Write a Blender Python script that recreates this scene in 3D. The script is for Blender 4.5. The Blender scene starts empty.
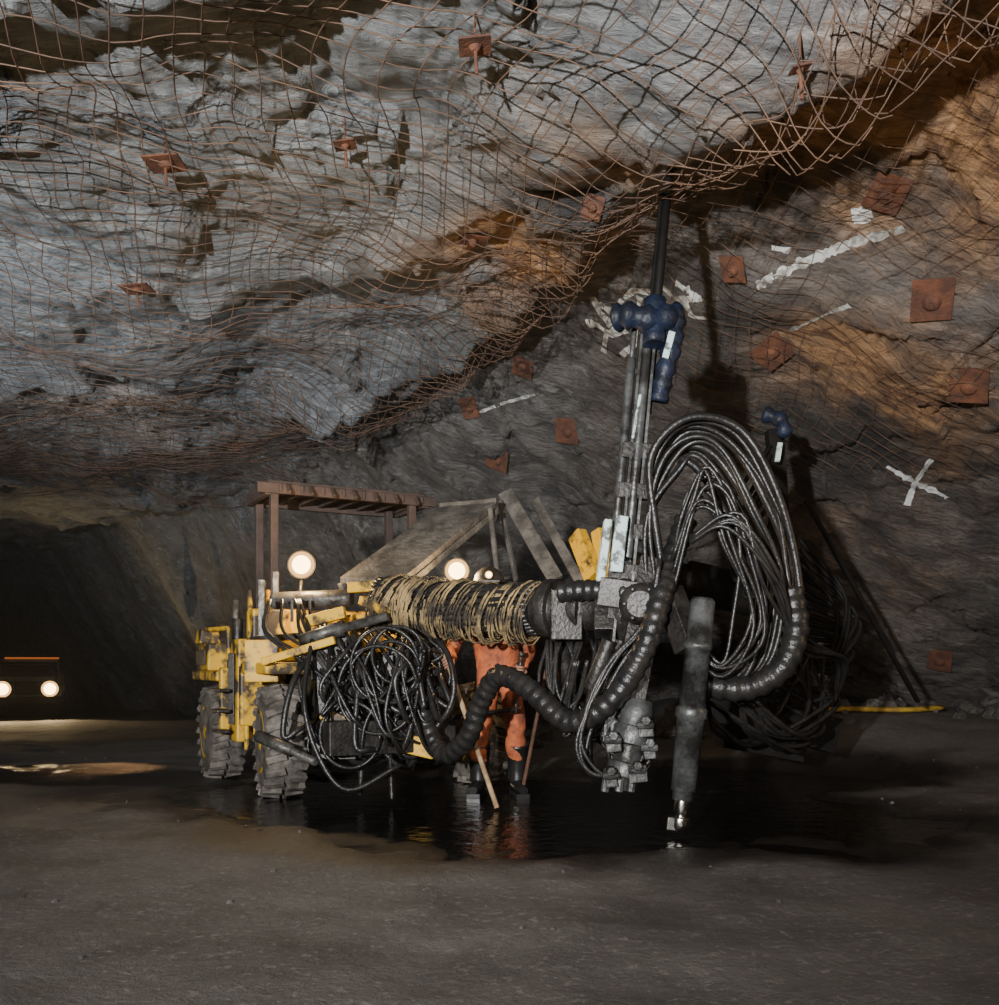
import bpy, math, random
import numpy as np
from mathutils import Vector, Matrix, noise
from mathutils.bvhtree import BVHTree
random.seed(7)
scene=bpy.context.scene
F=950.0; EYE=Vector((0,0,1.0))
def S(u,v,d):   # image pixel (u,v) at depth d -> world metres
    return Vector(((u-499.5)/F*d, d, 1.0+(665-v)/F*d))
def ss(a,b,x):
    t=max(0,min(1,(x-a)/(b-a))); return t*t*(3-2*t)
def nz(x,y,z=0): return noise.noise(Vector((x,y,z)))

# ---------------------------------------------------------------- materials
def newmat(name):
    m=bpy.data.materials.new(name); m.use_nodes=True
    nt=m.node_tree; b=nt.nodes['Principled BSDF']; return m,nt,b
def mat(name,col,rough=.6,metal=0,col2=None,scale=6,bump=.0,bscale=40,lo=.4,hi=.65,spec=.5):
    m,nt,b=newmat(name)
    N=nt.nodes; L=nt.links
    b.inputs['Roughness'].default_value=rough; b.inputs['Metallic'].default_value=metal
    b.inputs['Specular IOR Level'].default_value=spec
    tc=N.new('ShaderNodeTexCoord')
    if col2 is None: col2=tuple(c*.55 for c in col)
    n=N.new('ShaderNodeTexNoise'); n.inputs['Scale'].default_value=scale; n.inputs['Detail'].default_value=5
    n.inputs['Roughness'].default_value=.65
    L.new(tc.outputs['Object'],n.inputs['Vector'])
    r=N.new('ShaderNodeValToRGB'); r.color_ramp.elements[0].position=lo; r.color_ramp.elements[1].position=hi
    r.color_ramp.elements[0].color=(*col2,1); r.color_ramp.elements[1].color=(*col,1)
    L.new(n.outputs['Fac'],r.inputs['Fac']); L.new(r.outputs['Color'],b.inputs['Base Color'])
    if bump:
        n2=N.new('ShaderNodeTexNoise'); n2.inputs['Scale'].default_value=bscale; n2.inputs['Detail'].default_value=2
        L.new(tc.outputs['Object'],n2.inputs['Vector'])
        bp=N.new('ShaderNodeBump'); bp.inputs['Strength'].default_value=bump; bp.inputs['Distance'].default_value=.02
        L.new(n2.outputs['Fac'],bp.inputs['Height']); L.new(bp.outputs['Normal'],b.inputs['Normal'])
    return m
M={}
M['hose']=mat('hose_rubber',(.008,.008,.009),.36,0,(.020,.018,.016),9,.2,60,spec=.38)
M['dark']=mat('greasy_steel',(.038,.035,.032),.45,.3,(.012,.010,.009),7,.3,40)
M['grey']=mat('worn_grey_steel',(.14,.135,.125),.45,.5,(.03,.026,.022),8,.2,40)
M['mast']=mat('muddy_feed_steel',(.13,.135,.135),.4,.5,(.03,.028,.026),6,.2,40)
M['chrome']=mat('chrome_rod',(.6,.6,.6),.25,1,(.35,.33,.3),20)
M['yellow']=mat('yellow_paint',(.58,.33,.015),.55,0,(.04,.028,.016),4.5,.15,30,.43,.53)
M['rust']=mat('rusty_steel',(.12,.055,.03),.8,.1,(.05,.025,.018),7,.4,60)
M['plate']=mat('rock_bolt_plate_rust',(.16,.062,.03),.85,.0,(.07,.03,.02),7,.4,60)
M['wire']=mat('rusty_wire',(.17,.10,.062),.75,.0,(.07,.042,.03),2)
M['roof']=mat('canopy_brown',(.070,.042,.034),.75,0,(.033,.022,.018),5,.2,40)
M['slab']=mat('dusty_grey_plate',(.115,.105,.092),.8,0,(.035,.032,.028),6,.5,30)
M['rope']=mat('tan_rope',(.30,.21,.095),.9,0,(.035,.027,.017),5,.4,60,.42,.6)
M['pole']=mat('tan_pole',(.42,.28,.15),.6,0,(.2,.12,.06),14)
M['orange']=mat('orange_coverall',(.50,.12,.035),.85,0,(.16,.045,.022),7,.5,25)
M['boot']=mat('rubber_boot',(.014,.014,.014),.3)
M['skin']=mat('skin',(.30,.15,.10),.6,0,(.2,.10,.065),12)
M['helmet']=mat('helmet_shell',(.035,.028,.022),.5)
M['tyre']=mat('muddy_tyre',(.17,.15,.13),.85,0,(.04,.035,.03),6,.4,40)
M['blue']=mat('dark_blue_rubber',(.010,.018,.042),.5,0,(.006,.008,.014),8,.4,30,spec=.3)
M['white']=mat('white_paint_mark',(.85,.90,.90),.8,0,(.6,.62,.62),20)
M['chalk']=mat('worn_white_paint',(.60,.62,.60),.9,0,(.24,.23,.21),9,lo=.42,hi=.56)
M['cyan']=mat('pale_teal_paint',(.45,.58,.56),.55,0,(.07,.08,.08),9,.1,40,.42,.5)
M['ochre']=mat('ochre_strip',(.5,.33,.03),.7,0,(.25,.15,.02),9)
M['truck']=mat('truck_green_grey',(.22,.25,.19),.5,0,(.10,.11,.09),4)
M['glass']=mat('dark_glass',(.01,.012,.012),.08)
M['black']=mat('black_iron',(.008,.007,.006),.65,.0,spec=.15)
def emit(name,col,s):
    m=bpy.data.materials.new(name); m.use_nodes=True; nt=m.node_tree
    nt.nodes.remove(nt.nodes['Principled BSDF']); e=nt.nodes.new('ShaderNodeEmission')
    e.inputs['Color'].default_value=(*col,1); e.inputs['Strength'].default_value=s
    nt.links.new(e.outputs[0],nt.nodes['Material Output'].inputs['Surface']); return m
M['lamp']=emit('lamp_glow',(1,.66,.26),12)
M['rim']=emit('lamp_reflector_glow',(1,.52,.16),2.2)
M['amber']=emit('amber_strip',(1,.25,.05),.4)

# ---------------------------------------------------------------- mesh tools
def cr(pts,k=6):
    pts=[Vector(p) for p in pts]
    if len(pts)<3: return [pts[0].lerp(pts[-1],i/k) for i in range(k+1)]
    P=[pts[0]*2-pts[1]]+pts+[pts[-1]*2-pts[-2]]; out=[]
    for i in range(1,len(P)-2):
        a,b,c,d=P[i-1:i+3]
        for j in range(k):
            t=j/k
            out.append(.5*((2*b)+(c-a)*t+(2*a-5*b+4*c-d)*t*t+(3*b-a-3*c+d)*t**3))
    out.append(pts[-1]); return out
def frame(d,up=None):
    d=d.normalized(); up=up or Vector((0,0,1))
    if abs(d.dot(up))>.97: up=Vector((1,0,0)) if abs(d.x)<.9 else Vector((0,1,0))
    s=d.cross(up).normalized(); u=s.cross(d).normalized(); return d,s,u
class B:
    def __init__(s): s.v=[]; s.f=[]; s.sm=[]
    def ring(s,c,a,b,ra,n,rb=None):
        rb=ra if rb is None else rb; i0=len(s.v)
        for i in range(n):
            t=2*math.pi*i/n; s.v.append(c+a*(ra*math.cos(t))+b*(rb*math.sin(t)))
        return i0
    def tube(s,pts,r,n=8,sm=True,k=6,flat=1.0,smooth=True,caps=True):
        if sm: pts=cr(pts,k)
        pts=[Vector(p) for p in pts]; m=len(pts)
        _,a,b=frame(pts[1]-pts[0]); prev=None
        for i,p in enumerate(pts):
            t=(pts[min(i+1,m-1)]-pts[max(i-1,0)])
            if t.length<1e-9: t=Vector((0,0,1))
            t.normalize()
            a=(a-t*a.dot(t)); 
            if a.length<1e-6: a=frame(t)[1]
            a.normalize(); b=t.cross(a)
            u=i/(m-1)
            if callable(r): rr=r(u,i)
            elif isinstance(r,(list,tuple)):
                q=u*(len(r)-1); j=min(int(q),len(r)-2); rr=r[j]+(r[j+1]-r[j])*(q-j)
            else: rr=r
            i0=s.ring(p,a,b,rr,n,rr*flat)
            if prev is not None:
                for j in range(n):
                    s.f.append((prev+j,prev+(j+1)%n,i0+(j+1)%n,i0+j)); s.sm.append(smooth)
            elif caps: s.f.append(tuple(i0+j for j in range(n))[::-1]); s.sm.append(False)
            prev=i0
        if caps: s.f.append(tuple(prev+j for j in range(n))); s.sm.append(False)
        return s
    def ribbed(s,pts,r0,r1,pitch,n=14):   # convoluted hose
        P=cr(pts,24); L=[0]
        for a,b in zip(P[:-1],P[1:]): L.append(L[-1]+(b-a).length)
        m=int(L[-1]/pitch*4); Q=[]; j=0
        for i in range(m+1):
            t=L[-1]*i/m
            while j<len(L)-2 and L[j+1]<t: j+=1
            Q.append(P[j].lerp(P[j+1],(t-L[j])/max(1e-9,L[j+1]-L[j])))
        return s.tube(Q,lambda u,i:(r1 if i%4 in(0,1) else r0),n,False)
    def cyl(s,p0,p1,prof,n=20):   # prof: [(t,r)...]
        p0=Vector(p0);p1=Vector(p1);d,a,b=frame(p1-p0); prev=None
        for j,(t,r) in enumerate(prof):
            i0=s.ring(p0.lerp(p1,t),a,b,max(r,1e-4),n)
            if prev is not None:
                for q in range(n): s.f.append((prev+q,prev+(q+1)%n,i0+(q+1)%n,i0+q)); s.sm.append(n>10)
            else: s.f.append(tuple(i0+q for q in range(n))[::-1]); s.sm.append(False)
            prev=i0
        s.f.append(tuple(prev+q for q in range(n))); s.sm.append(False); return s
    def rod(s,p0,p1,r,n=14): return s.cyl(p0,p1,[(0,r),(1,r)],n)
    def beam(s,p0,p1,w,h,up=None,w1=None,h1=None):
        p0=Vector(p0);p1=Vector(p1);d,a,b=frame(p1-p0,up); i=len(s.v)
        w1=w if w1 is None else w1; h1=h if h1 is None else h1
        for p,ww,hh in((p0,w,h),(p1,w1,h1)):
            for x,y in((-1,-1),(1,-1),(1,1),(-1,1)): s.v.append(p+a*(x*ww/2)+b*(y*hh/2))
        for q in((3,2,1,0),(4,5,6,7),(0,1,5,4),(1,2,6,5),(2,3,7,6),(3,0,4,7)):
            s.f.append(tuple(i+k for k in q)); s.sm.append(False)
        return s
    def hexa(s,pts):
        i=len(s.v); s.v+= [Vector(p) for p in pts]
        for q in((3,2,1,0),(4,5,6,7),(0,1,5,4),(1,2,6,5),(2,3,7,6),(3,0,4,7)):
            s.f.append(tuple(i+k for k in q)); s.sm.append(False)
        return s
    def ball(s,c,r,n=12,sc=(1,1,1)):
        c=Vector(c); prev=None; m=n//2+1
        for i in range(m+1):
            t=math.pi*i/m; rr=max(r*math.sin(t),1e-4); i0=len(s.v)
            for j in range(n):
                p=2*math.pi*j/n; s.v.append(c+Vector((rr*math.cos(p)*sc[0],rr*math.sin(p)*sc[1],r*math.cos(t)*sc[2])))
            if prev is not None:
                for j in range(n): s.f.append((prev+j,i0+j,i0+(j+1)%n,prev+(j+1)%n)); s.sm.append(True)
            prev=i0
        return s
    def done(s,name,m,parent=None,bevel=0):
        me=bpy.data.meshes.new(name); me.from_pydata([tuple(v) for v in s.v],[],s.f)
        me.polygons.foreach_set('use_smooth',s.sm); me.materials.append(M[m] if isinstance(m,str) else m); me.update()
        o=bpy.data.objects.new(name,me); scene.collection.objects.link(o)
        if parent: o.parent=parent
        if bevel:
            md=o.modifiers.new('bevel','BEVEL'); md.width=bevel; md.segments=2; md.limit_method='ANGLE'; md.angle_limit=math.radians(50)
        return o
def empty(name):
    e=bpy.data.objects.new(name,None); e.empty_display_size=.1; scene.collection.objects.link(e); return e

# ---------------------------------------------------------------- cave shape
def roof_base(x,y):
    f=4.5+.26*nz(x*.33+5,y*.33)+.18*nz(x*.8,y*.8,3)+.13*math.sin((x*.75+y*.9)*1.9+3*nz(x*.4,y*.4,9))
    e=.88*x+.47*y-4.05-.35*ss(6,10,y)+.25*ss(1.0,1.8,x)-.35*ss(1.9,3.0,x)+.25*nz(x*.7,y*.7,4)+.12*nz(x*2,y*2,4)
    brow=.26*math.exp(-(e/.8)**2) if e<0 else .26
    far=1-ss(10,15,y)
    low=f-brow*far
    w=4.5+.58*far-.565*max(e-.1*ss(1.0,2.2,x),0)+.16*nz(x*.6,y*.6,11)
    t=ss(0,.35,e)
    z=low*(1-t)+w*t
    s2=.75*x+.66*y-max(0,x+.5)-8.4+.5*nz(x*.5,y*.5,21)
    z=min(z,4.6-max(0,s2)*1.7+.1*nz(x,y,8))
    z=min(z,4.5-(-x-16)*2.2, 4.5-(y-37)*2.5, 4.5+(y+6)*3)
    return z,e
def facet(x,y,sc,k):
    p=Vector((x*sc,y*sc,k)); d,c=noise.voronoi(p)
    g=noise.noise_vector(c[0]*5.37+Vector((k,1.3,2.2))); q=p-c[0]
    return (g.x*q.x+g.y*q.y)*1.3/sc+ .35*g.z/sc
def roof(x,y):
    z,e=roof_base(x,y)
    k=.85 if e<0 else .62
    k+=.9*ss(10.5,12.5,y)*(1-ss(17,20,y))*(1-ss(-2,0,x))
    wx=x+.15*nz(x*1.3,y*1.3,30); wy=y+.15*nz(x*1.3,y*1.3,40)
    z+=k*(.30*facet(wx,wy*.8,1.0,2.0)+.32*facet(wx+wy*.3,wy,2.7,7.0)+.12*facet(wx,wy,6.5,17.0))+.03*noise.fractal(Vector((x*2.2,y*2.2,0)),.9,2.1,4)+.018*nz(x*7,y*7)
    return z,e
NX,NY=560,600
xs=np.concatenate([np.linspace(-18,-8,90,endpoint=False),np.linspace(-8,9,430,endpoint=False),np.linspace(9,13,40)])
tt=np.linspace(0,1,NY); ys=-7+47*(tt**1.25)
verts=[];wt=[]
ORG=[(S(520,250,8.0),.75,1.3),(S(590,130,6.2),.5,.9),(S(940,130,5.8),1.3,1.2),(S(880,370,8.6),1.0,.9),(S(930,450,9),1.1,.4),(S(110,430,13),1.0,.3),(S(990,250,6.5),.7,.6),(S(850,600,11.5),1.5,.2)]
DRK=[(S(550,200,7),.5,1.0),(S(780,150,6.8),.8,1.1),(S(300,330,10),.8,.3),(S(800,190,7.2),.5,1.0),(S(740,370,9),1.0,.8),(S(850,520,10),1.5,.9),(S(860,110,6),.4,.8),(S(430,330,10),.5,.3)]  # large right-hand patch paints the rig's cast shadow into the rock colour
PAL=[(S(200,80,5.8),1.4,.3),(S(350,200,7),1.2,.35),(S(100,420,13),.9,1.0),(S(450,60,5.5),1.0,.2),(S(820,270,7.5),.8,.4)]
def wsum(p,L):
    t=0
    for c,r,a in L:
        d=((p.x-c.x)**2+(p.y-c.y)**2)/(r*r)
        if d<6: t=max(t,a*math.exp(-d*1.1))
    return t
for y in ys:
    for x in xs:
        z,e=roof(x,y); verts.append((x,y,z))
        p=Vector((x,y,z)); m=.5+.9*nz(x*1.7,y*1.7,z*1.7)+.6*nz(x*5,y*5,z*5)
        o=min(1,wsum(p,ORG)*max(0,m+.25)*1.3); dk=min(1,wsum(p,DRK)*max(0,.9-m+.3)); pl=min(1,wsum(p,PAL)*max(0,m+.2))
        wt.append((o,dk,pl, ss(0,.3,e)))
faces=[(j*NX+i,j*NX+i+1,(j+1)*NX+i+1,(j+1)*NX+i) for j in range(NY-1) for i in range(NX-1)]
me=bpy.data.meshes.new('ceiling'); me.from_pydata(verts,[],faces)
att=me.attributes.new('stain_shade','FLOAT_COLOR','POINT'); att.data.foreach_set('color',np.array(wt,dtype=np.float32).ravel())
me.polygons.foreach_set('use_smooth',[True]*len(faces))
ceil=bpy.data.objects.new('ceiling',me); scene.collection.objects.link(ceil)
bvh=BVHTree.FromPolygons([Vector(v) for v in verts],faces)
def hit(u,v):
    d=(S(u,v,1)-EYE).normalized(); l,n,i,dist=bvh.ray_cast(EYE,d)
    if l is None: l=S(u,v,9); n=Vector((0,-1,0))
    if n.dot(d)>0: n=-n
    return l,n
m,nt,b=newmat('rock'); N=nt.nodes;L=nt.links
geo=N.new('ShaderNodeNewGeometry')
def tex(scale,det=8,rough=.6,dist=0,vec=None):
    n=N.new('ShaderNodeTexNoise'); n.inputs['Scale'].default_value=scale; n.inputs['Detail'].default_value=det
    n.inputs['Roughness'].default_value=rough; n.inputs['Distortion'].default_value=dist
    L.new(vec or geo.outputs['Position'],n.inputs['Vector']); return n.outputs['Fac']
def ramp(fac,a,b_,ca=(0,0,0),cb=(1,1,1)):
    r=N.new('ShaderNodeValToRGB')
    if a>b_: a,b_,ca,cb=b_,a,cb,ca
    r.color_ramp.elements[0].position=a; r.color_ramp.elements[1].position=b_
    r.color_ramp.elements[0].color=(*ca,1); r.color_ramp.elements[1].color=(*cb,1); L.new(fac,r.inputs['Fac']); return r.outputs['Color']
def mix(fac,a,b_,mode='MIX'):
    x=N.new('ShaderNodeMix'); x.data_type='RGBA'; x.blend_type=mode
    if isinstance(fac,(int,float)): x.inputs['Factor'].default_value=fac
    else: L.new(fac,x.inputs['Factor'])
    for s_,q in((6,a),(7,b_)):
        if isinstance(q,tuple): x.inputs[s_].default_value=(*q,1)
        else: L.new(q,x.inputs[s_])
    return x.outputs[2]
at=N.new('ShaderNodeAttribute'); at.attribute_name='stain_shade'
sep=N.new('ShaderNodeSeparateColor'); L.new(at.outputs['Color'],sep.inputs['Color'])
mp=N.new('ShaderNodeMapping'); mp.inputs['Rotation'].default_value=(.3,.5,.9); mp.inputs['Scale'].default_value=(1,3.2,3.0)
L.new(geo.outputs['Position'],mp.inputs['Vector'])
n1=tex(2.2,8,.7); n2=tex(1.4,8,.74,1.0,mp.outputs[0])
base=ramp(n1,.38,.64,(.115,.128,.140),(.215,.235,.252))
base=mix(ramp(n2,.54,.61),base,(.29,.315,.33))
base=mix(ramp(n2,.43,.36),base,(.070,.073,.076))
base=mix(ramp(tex(.7,3,.6,.5),.56,.76),base,(.19,.168,.145))
wallc=mix(ramp(n1,.42,.62),(.062,.058,.056),(.165,.152,.142))
wallc=mix(ramp(n2,.56,.62),wallc,(.20,.195,.19))
base=mix(at.outputs['Alpha'],base,wallc)
base=mix(sep.outputs[2],base,(.46,.47,.46))
oc=ramp(n2,.40,.60,(.14,.065,.03),(.56,.32,.15))
base=mix(sep.outputs[0],base,oc)
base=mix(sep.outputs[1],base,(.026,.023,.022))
L.new(base,b.inputs['Base Color']); b.inputs['Roughness'].default_value=.68
bp=N.new('ShaderNodeBump'); bp.inputs['Strength'].default_value=1.0; bp.inputs['Distance'].default_value=.10
L.new(tex(3.4,9,.68,.3,mp.outputs[0]),bp.inputs['Height']); L.new(bp.outputs[0],b.inputs['Normal'])
me.materials.append(m); M['rock']=m

# ---------------------------------------------------------------- floor
def puddle(x,y):   # >0 inside water hollow
    ax,ay=x-.15,y-6.9; a=math.radians(-24); u=ax*math.cos(a)+ay*math.sin(a); w=-ax*math.sin(a)+ay*math.cos(a)
    n=.35*nz(x*1.1,y*1.1,5)+.26*nz(x*3,y*3,6)+.10*nz(x*9,y*9,6)
    q1=1-math.sqrt((u/2.6)**2+(w/1.65)**2)+n*.6
    q3=1-math.sqrt(((x-2.2)/1.6)**2+((y-8.6)/1.0)**2)+n*.8
    return max(q1,q3)
def damp(x,y):
    return 1-math.sqrt(((x+3.4)/1.9)**2+((y-8.5)/.95)**2)+.8*nz(x*1.5,y*1.5,5)
def floorz(x,y):
    z=.05*nz(x*.5,y*.5,2)+.025*nz(x*1.9,y*1.9,3)+.018*nz(x*5,y*5,1)+.011*nz(x*14,y*14,1)
    z=max(z,-.02)*.8
    z-=.45*ss(12,22,y-.3*x)*(1 if x<0 else max(0,1-x/2))
    z+=.4*ss(8,13,y+.5*x-1)*ss(1.0,4,x)
    p=puddle(x,y); z+= .012-.09*ss(-.12,.22,p)
    return z
NX2,NY2=420,460
xs=np.linspace(-18,13,NX2); ys=-7+47*(np.linspace(0,1,NY2)**1.5)
fv=[(x,y,floorz(x,y)) for y in ys for x in xs]
ff=[(j*NX2+i,j*NX2+i+1,(j+1)*NX2+i+1,(j+1)*NX2+i) for j in range(NY2-1) for i in range(NX2-1)]
me=bpy.data.meshes.new('floor'); me.from_pydata(fv,[],ff); me.polygons.foreach_set('use_smooth',[True]*len(ff))
fl=bpy.data.objects.new('floor',me); scene.collection.objects.link(fl)
wa=me.attributes.new('wet','FLOAT','POINT'); wa.data.foreach_set('value',[max(ss(-.5,-.02,puddle(v[0],v[1])),.92*ss(-.1,.4,damp(v[0],v[1])),.75*ss(.02,.35,nz(v[0]*.6,v[1]*.6,50))*ss(-1.2,-.2,puddle(v[0],v[1]))) for v in fv])
m,nt,b=newmat('mine_floor_mud'); N=nt.nodes;L=nt.links; geo=N.new('ShaderNodeNewGeometry')
at=N.new('ShaderNodeAttribute'); at.attribute_name='wet'
c=ramp(tex(1.4,6,.65),.3,.7,(.066,.060,.054),(.150,.138,.126))
c=mix(ramp(tex(26,3,.7),.56,.72),c,(.23,.21,.19))
c=mix(at.outputs['Fac'],c,(.014,.012,.011)); L.new(c,b.inputs['Base Color'])
rr=N.new('ShaderNodeMapRange'); rr.inputs[3].default_value=.80; rr.inputs[4].default_value=.24
L.new(at.outputs['Fac'],rr.inputs[0]); L.new(rr.outputs[0],b.inputs['Roughness'])
bp=N.new('ShaderNodeBump'); bp.inputs['Strength'].default_value=.9; bp.inputs['Distance'].default_value=.03
L.new(tex(9,6,.78),bp.inputs['Height']); L.new(bp.outputs[0],b.inputs['Normal'])
me.materials.append(m)
m,nt,b=newmat('oily_water'); N=nt.nodes;L=nt.links; geo=N.new('ShaderNodeNewGeometry')
b.inputs['Base Color'].default_value=(.006,.006,.006,1); b.inputs['Roughness'].default_value=.06
bp=N.new('ShaderNodeBump'); bp.inputs['Strength'].default_value=.45; bp.inputs['Distance'].default_value=.03
L.new(tex(7,4,.6),bp.inputs['Height']); L.new(bp.outputs[0],b.inputs['Normal']); M['water']=m
for cx,cy,rx,ry,z in((.15,6.9,3.9,2.9,-.018),):
    g=B(); n=48
    g.v=[Vector((cx,cy,z))]+[Vector((cx+rx*math.cos(2*math.pi*i/n),cy+ry*math.sin(2*math.pi*i/n),z)) for i in range(n)]
    g.f=[(0,i+1,(i+1)%n+1) for i in range(n)]; g.sm=[False]*n
    g.done('water_puddle','water')

# ---------------------------------------------------------------- roof mesh
def wires(name,x0,x1,y0,y1,ang,sp,keep,off,seed,par,rad=.0042):
    cu=bpy.data.curves.new(name,'CURVE'); cu.dimensions='3D'; cu.bevel_depth=rad; cu.bevel_resolution=0
    ca,sa=math.cos(ang),math.sin(ang); cx,cy=(x0+x1)/2,(y0+y1)/2
    def mp_(u,v):
        x=cx+u*ca-v*sa; y=cy+u*sa+v*ca
        w=noise.noise_vector(Vector((x*.45,y*.45,seed)))*.45+noise.noise_vector(Vector((x*1.6,y*1.6,seed)))*.11
        x+=w.x; y+=w.y
        z,e=roof_base(x,y)
        z-= off+.15*nz(x*.9,y*.9,seed)+.08*nz(x*2.2,y*2.2,seed+3)
        return x,y,z,e
    W=(x1-x0)/2; H=(y1-y0)/2
    def run(fixed,isu):
        lim=H if isu else W; n=int(2*lim/.11); seg=[]
        for i in range(n+1):
            t=-lim+2*lim*i/n
            x,y,z,e=mp_(fixed,t) if isu else mp_(t,fixed)
            ok=keep(x,y,z,e)
            if ok: seg.append((x,y,z,1))
            if (not ok or i==n) and seg:
                if len(seg)>2:
                    sp_=cu.splines.new('POLY'); sp_.points.add(len(seg)-1)
                    sp_.points.foreach_set('co',[c for p in seg for c in p])
                seg=[]
    u=-W
    while u<=W: run(u,True); u+=sp
    v=-H
    while v<=H: run(v,False); v+=sp
    o=bpy.data.objects.new(name,cu); cu.materials.append(M['wire']); scene.collection.objects.link(o); o.parent=par
wm=empty('roof_wire_mesh')
wires('mesh_sheet_main',-10,6,1.5,20,.32,.165,lambda x,y,z,e:e<.10 and z>2.6 and y>2 and y<19,.21,1.0,wm,.0042)
wires('mesh_sheet_brow',-4,6,3,15,-.2,.165,lambda x,y,z,e:-.55+.5*nz(x,y,2)<e<.18 and z>2.4,.24,5.0,wm,.0042)
wires('mesh_sheet_far',-10,-1,10,17,.05,.17,lambda x,y,z,e:e<.1 and z>2.6 and y>11.5+nz(x,0)*2 and y<16.5,.30,9.0,wm,.0045)
wires('mesh_sheet_wall',1,9,3,13,.1,.165,lambda x,y,z,e:e>.1 and z>3.0+.9*nz(x,y) and x>1.0,.10,13.0,wm,.0028)

# ---------------------------------------------------------------- rock bolts
def plate(u,v,s,rot=0):
    p,n=hit(u,v); n=(n+(EYE-p).normalized()*.25).normalized(); e=empty('rock_bolt_plate')
    d,a,b_=frame(n); a2=a*math.cos(rot)+b_*math.sin(rot); b2=-a*math.sin(rot)+b_*math.cos(rot)
    c=p+n*.035; g=B()
    def q(x,y,z): return c+a2*x*s/2+b2*y*s/2+n*z
    g.hexa([q(-1,-1,0),q(1,-1,0),q(1,1.3,0),q(-1,1.3,0),q(-1,-1,.012),q(1,-1,.012),q(1,1.3,.012),q(-1,1.3,.012)])
    g.cyl(c+n*.01,c+n*.05,[(0,s*.24),(.7,s*.16),(1,s*.1)],14)
    g.rod(c+n*.03,c+n*.065,.013,8); g.cyl(c+n*.045,c+n*.06,[(0,.026),(1,.026)],6)
    g.done('bolt_plate','plate',e,.003)
for u,v,s,r in((735,268,.21,.4),(887,192,.26,.7),(932,300,.30,.1),(970,385,.30,.3),(524,365,.26,.5),(471,408,.24,0),(498,459,.32,.6),(568,431,.30,.3),(772,350,.32,.8),(940,660,.3,.2),(472,235,.18,.5),(592,210,.15,.3),(640,375,.25,.6),(235,440,.3,.3)):
    plate(u,v,s,r)
for u,v,s in((165,137,.24),(137,268,.24),(475,12,.17),(345,118,.14),(800,32,.09)): 
    p,n=hit(u,v); e=empty('hanging_rock_bolt'); g=B()
    c=p+Vector((0,0,-.17)); k=s/2
    g.hexa([c+Vector(q) for q in((-k,-k,-.03),(k,-k,-.01),(k,k,.0),(-k,k,-.02),(-k,-k,-.018),(k,-k,.002),(k,k,.012),(-k,k,-.008))])
    g.cyl(c,c+Vector((0,0,-.04)),[(0,k*.6),(1,k*.2)],12); g.rod(c+Vector((0,0,.0)),c+Vector((.01,0,-.16)),.010,8); g.rod(c,c+Vector((0,0,.18)),.006,6)
    g.done('bolt_and_plate','plate',e)
def mark(paths,r,name='paint_mark',mt_='white'):   # flat sprayed ribbons hugging the rock
    g=B()
    for path in paths:
        pts=[];ns=[]
        for (a,c),(d,f) in zip(path[:-1],path[1:]):
            n=max(2,int(math.hypot(d-a,f-c)/3))
            for i in range(n+(1 if (d,f)==path[-1] else 0)): 
                p,nn=hit(a+(d-a)*i/n,c+(f-c)*i/n); pts.append(p); ns.append(nn)
        prev=None
        for i,p in enumerate(pts):
            t=(pts[min(i+1,len(pts)-1)]-pts[max(i-1,0)])
            if t.length<1e-6: continue
            vd=(EYE-p).normalized()
            sdv=t.normalized().cross(ns[i]).normalized()
            w=r*(.55+1.5*abs(nz(i*.35,r*99,path[0][0]*.3+len(path)))+.3*random.random())
            row=[]
            for q in(-1,-.4,.4,1):
                o=p+sdv*w*q+ns[i]*.4; l,nn,ix,ds=bvh.ray_cast(o,-ns[i],.8)
                row.append((l if l is not None else p+sdv*w*q)+ns[i]*.007)
            i0=len(g.v); g.v+=row
            if prev is not None:
                for q in range(3): g.f.append((prev+q,prev+q+1,i0+q+1,i0+q)); g.sm.append(False)
            prev=i0
    return g.done(name,mt_)
mark([[(887,466),(915,482),(948,497)],[(932,459),(915,482),(907,505)]],.030,'survey_cross_mark')
mark([[(756,286),(800,264),(850,243),(905,228)]],.036,'paint_line_mark','chalk')
mark([[(790,330),(830,312),(850,305)]],.018,'paint_line_mark','chalk')
mark([[(852,214),(872,212)],[(854,219),(870,217)]],.045,'paint_blob_mark')
mark([[(772,247),(790,250)]],.03,'paint_blob_mark')
mark([[(480,412),(500,404),(535,394)]],.022,'paint_line_mark','chalk')
mark([[(586,322),(598,325),(612,335),(628,330)],[(592,296),(600,312),(612,325)],[(598,302),(612,312),(622,300),(634,290),(652,292),(648,310)],[(604,352),(606,335),(620,325)],[(676,282),(690,292),(700,300)],[(684,300),(692,316),(708,318)],[(676,300),(702,298)],[(622,355),(634,345),(640,330)],[(626,312),(640,308),(640,296)],[(660,284),(672,295)]],.032,'paint_scribble_mark','chalk')

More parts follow.
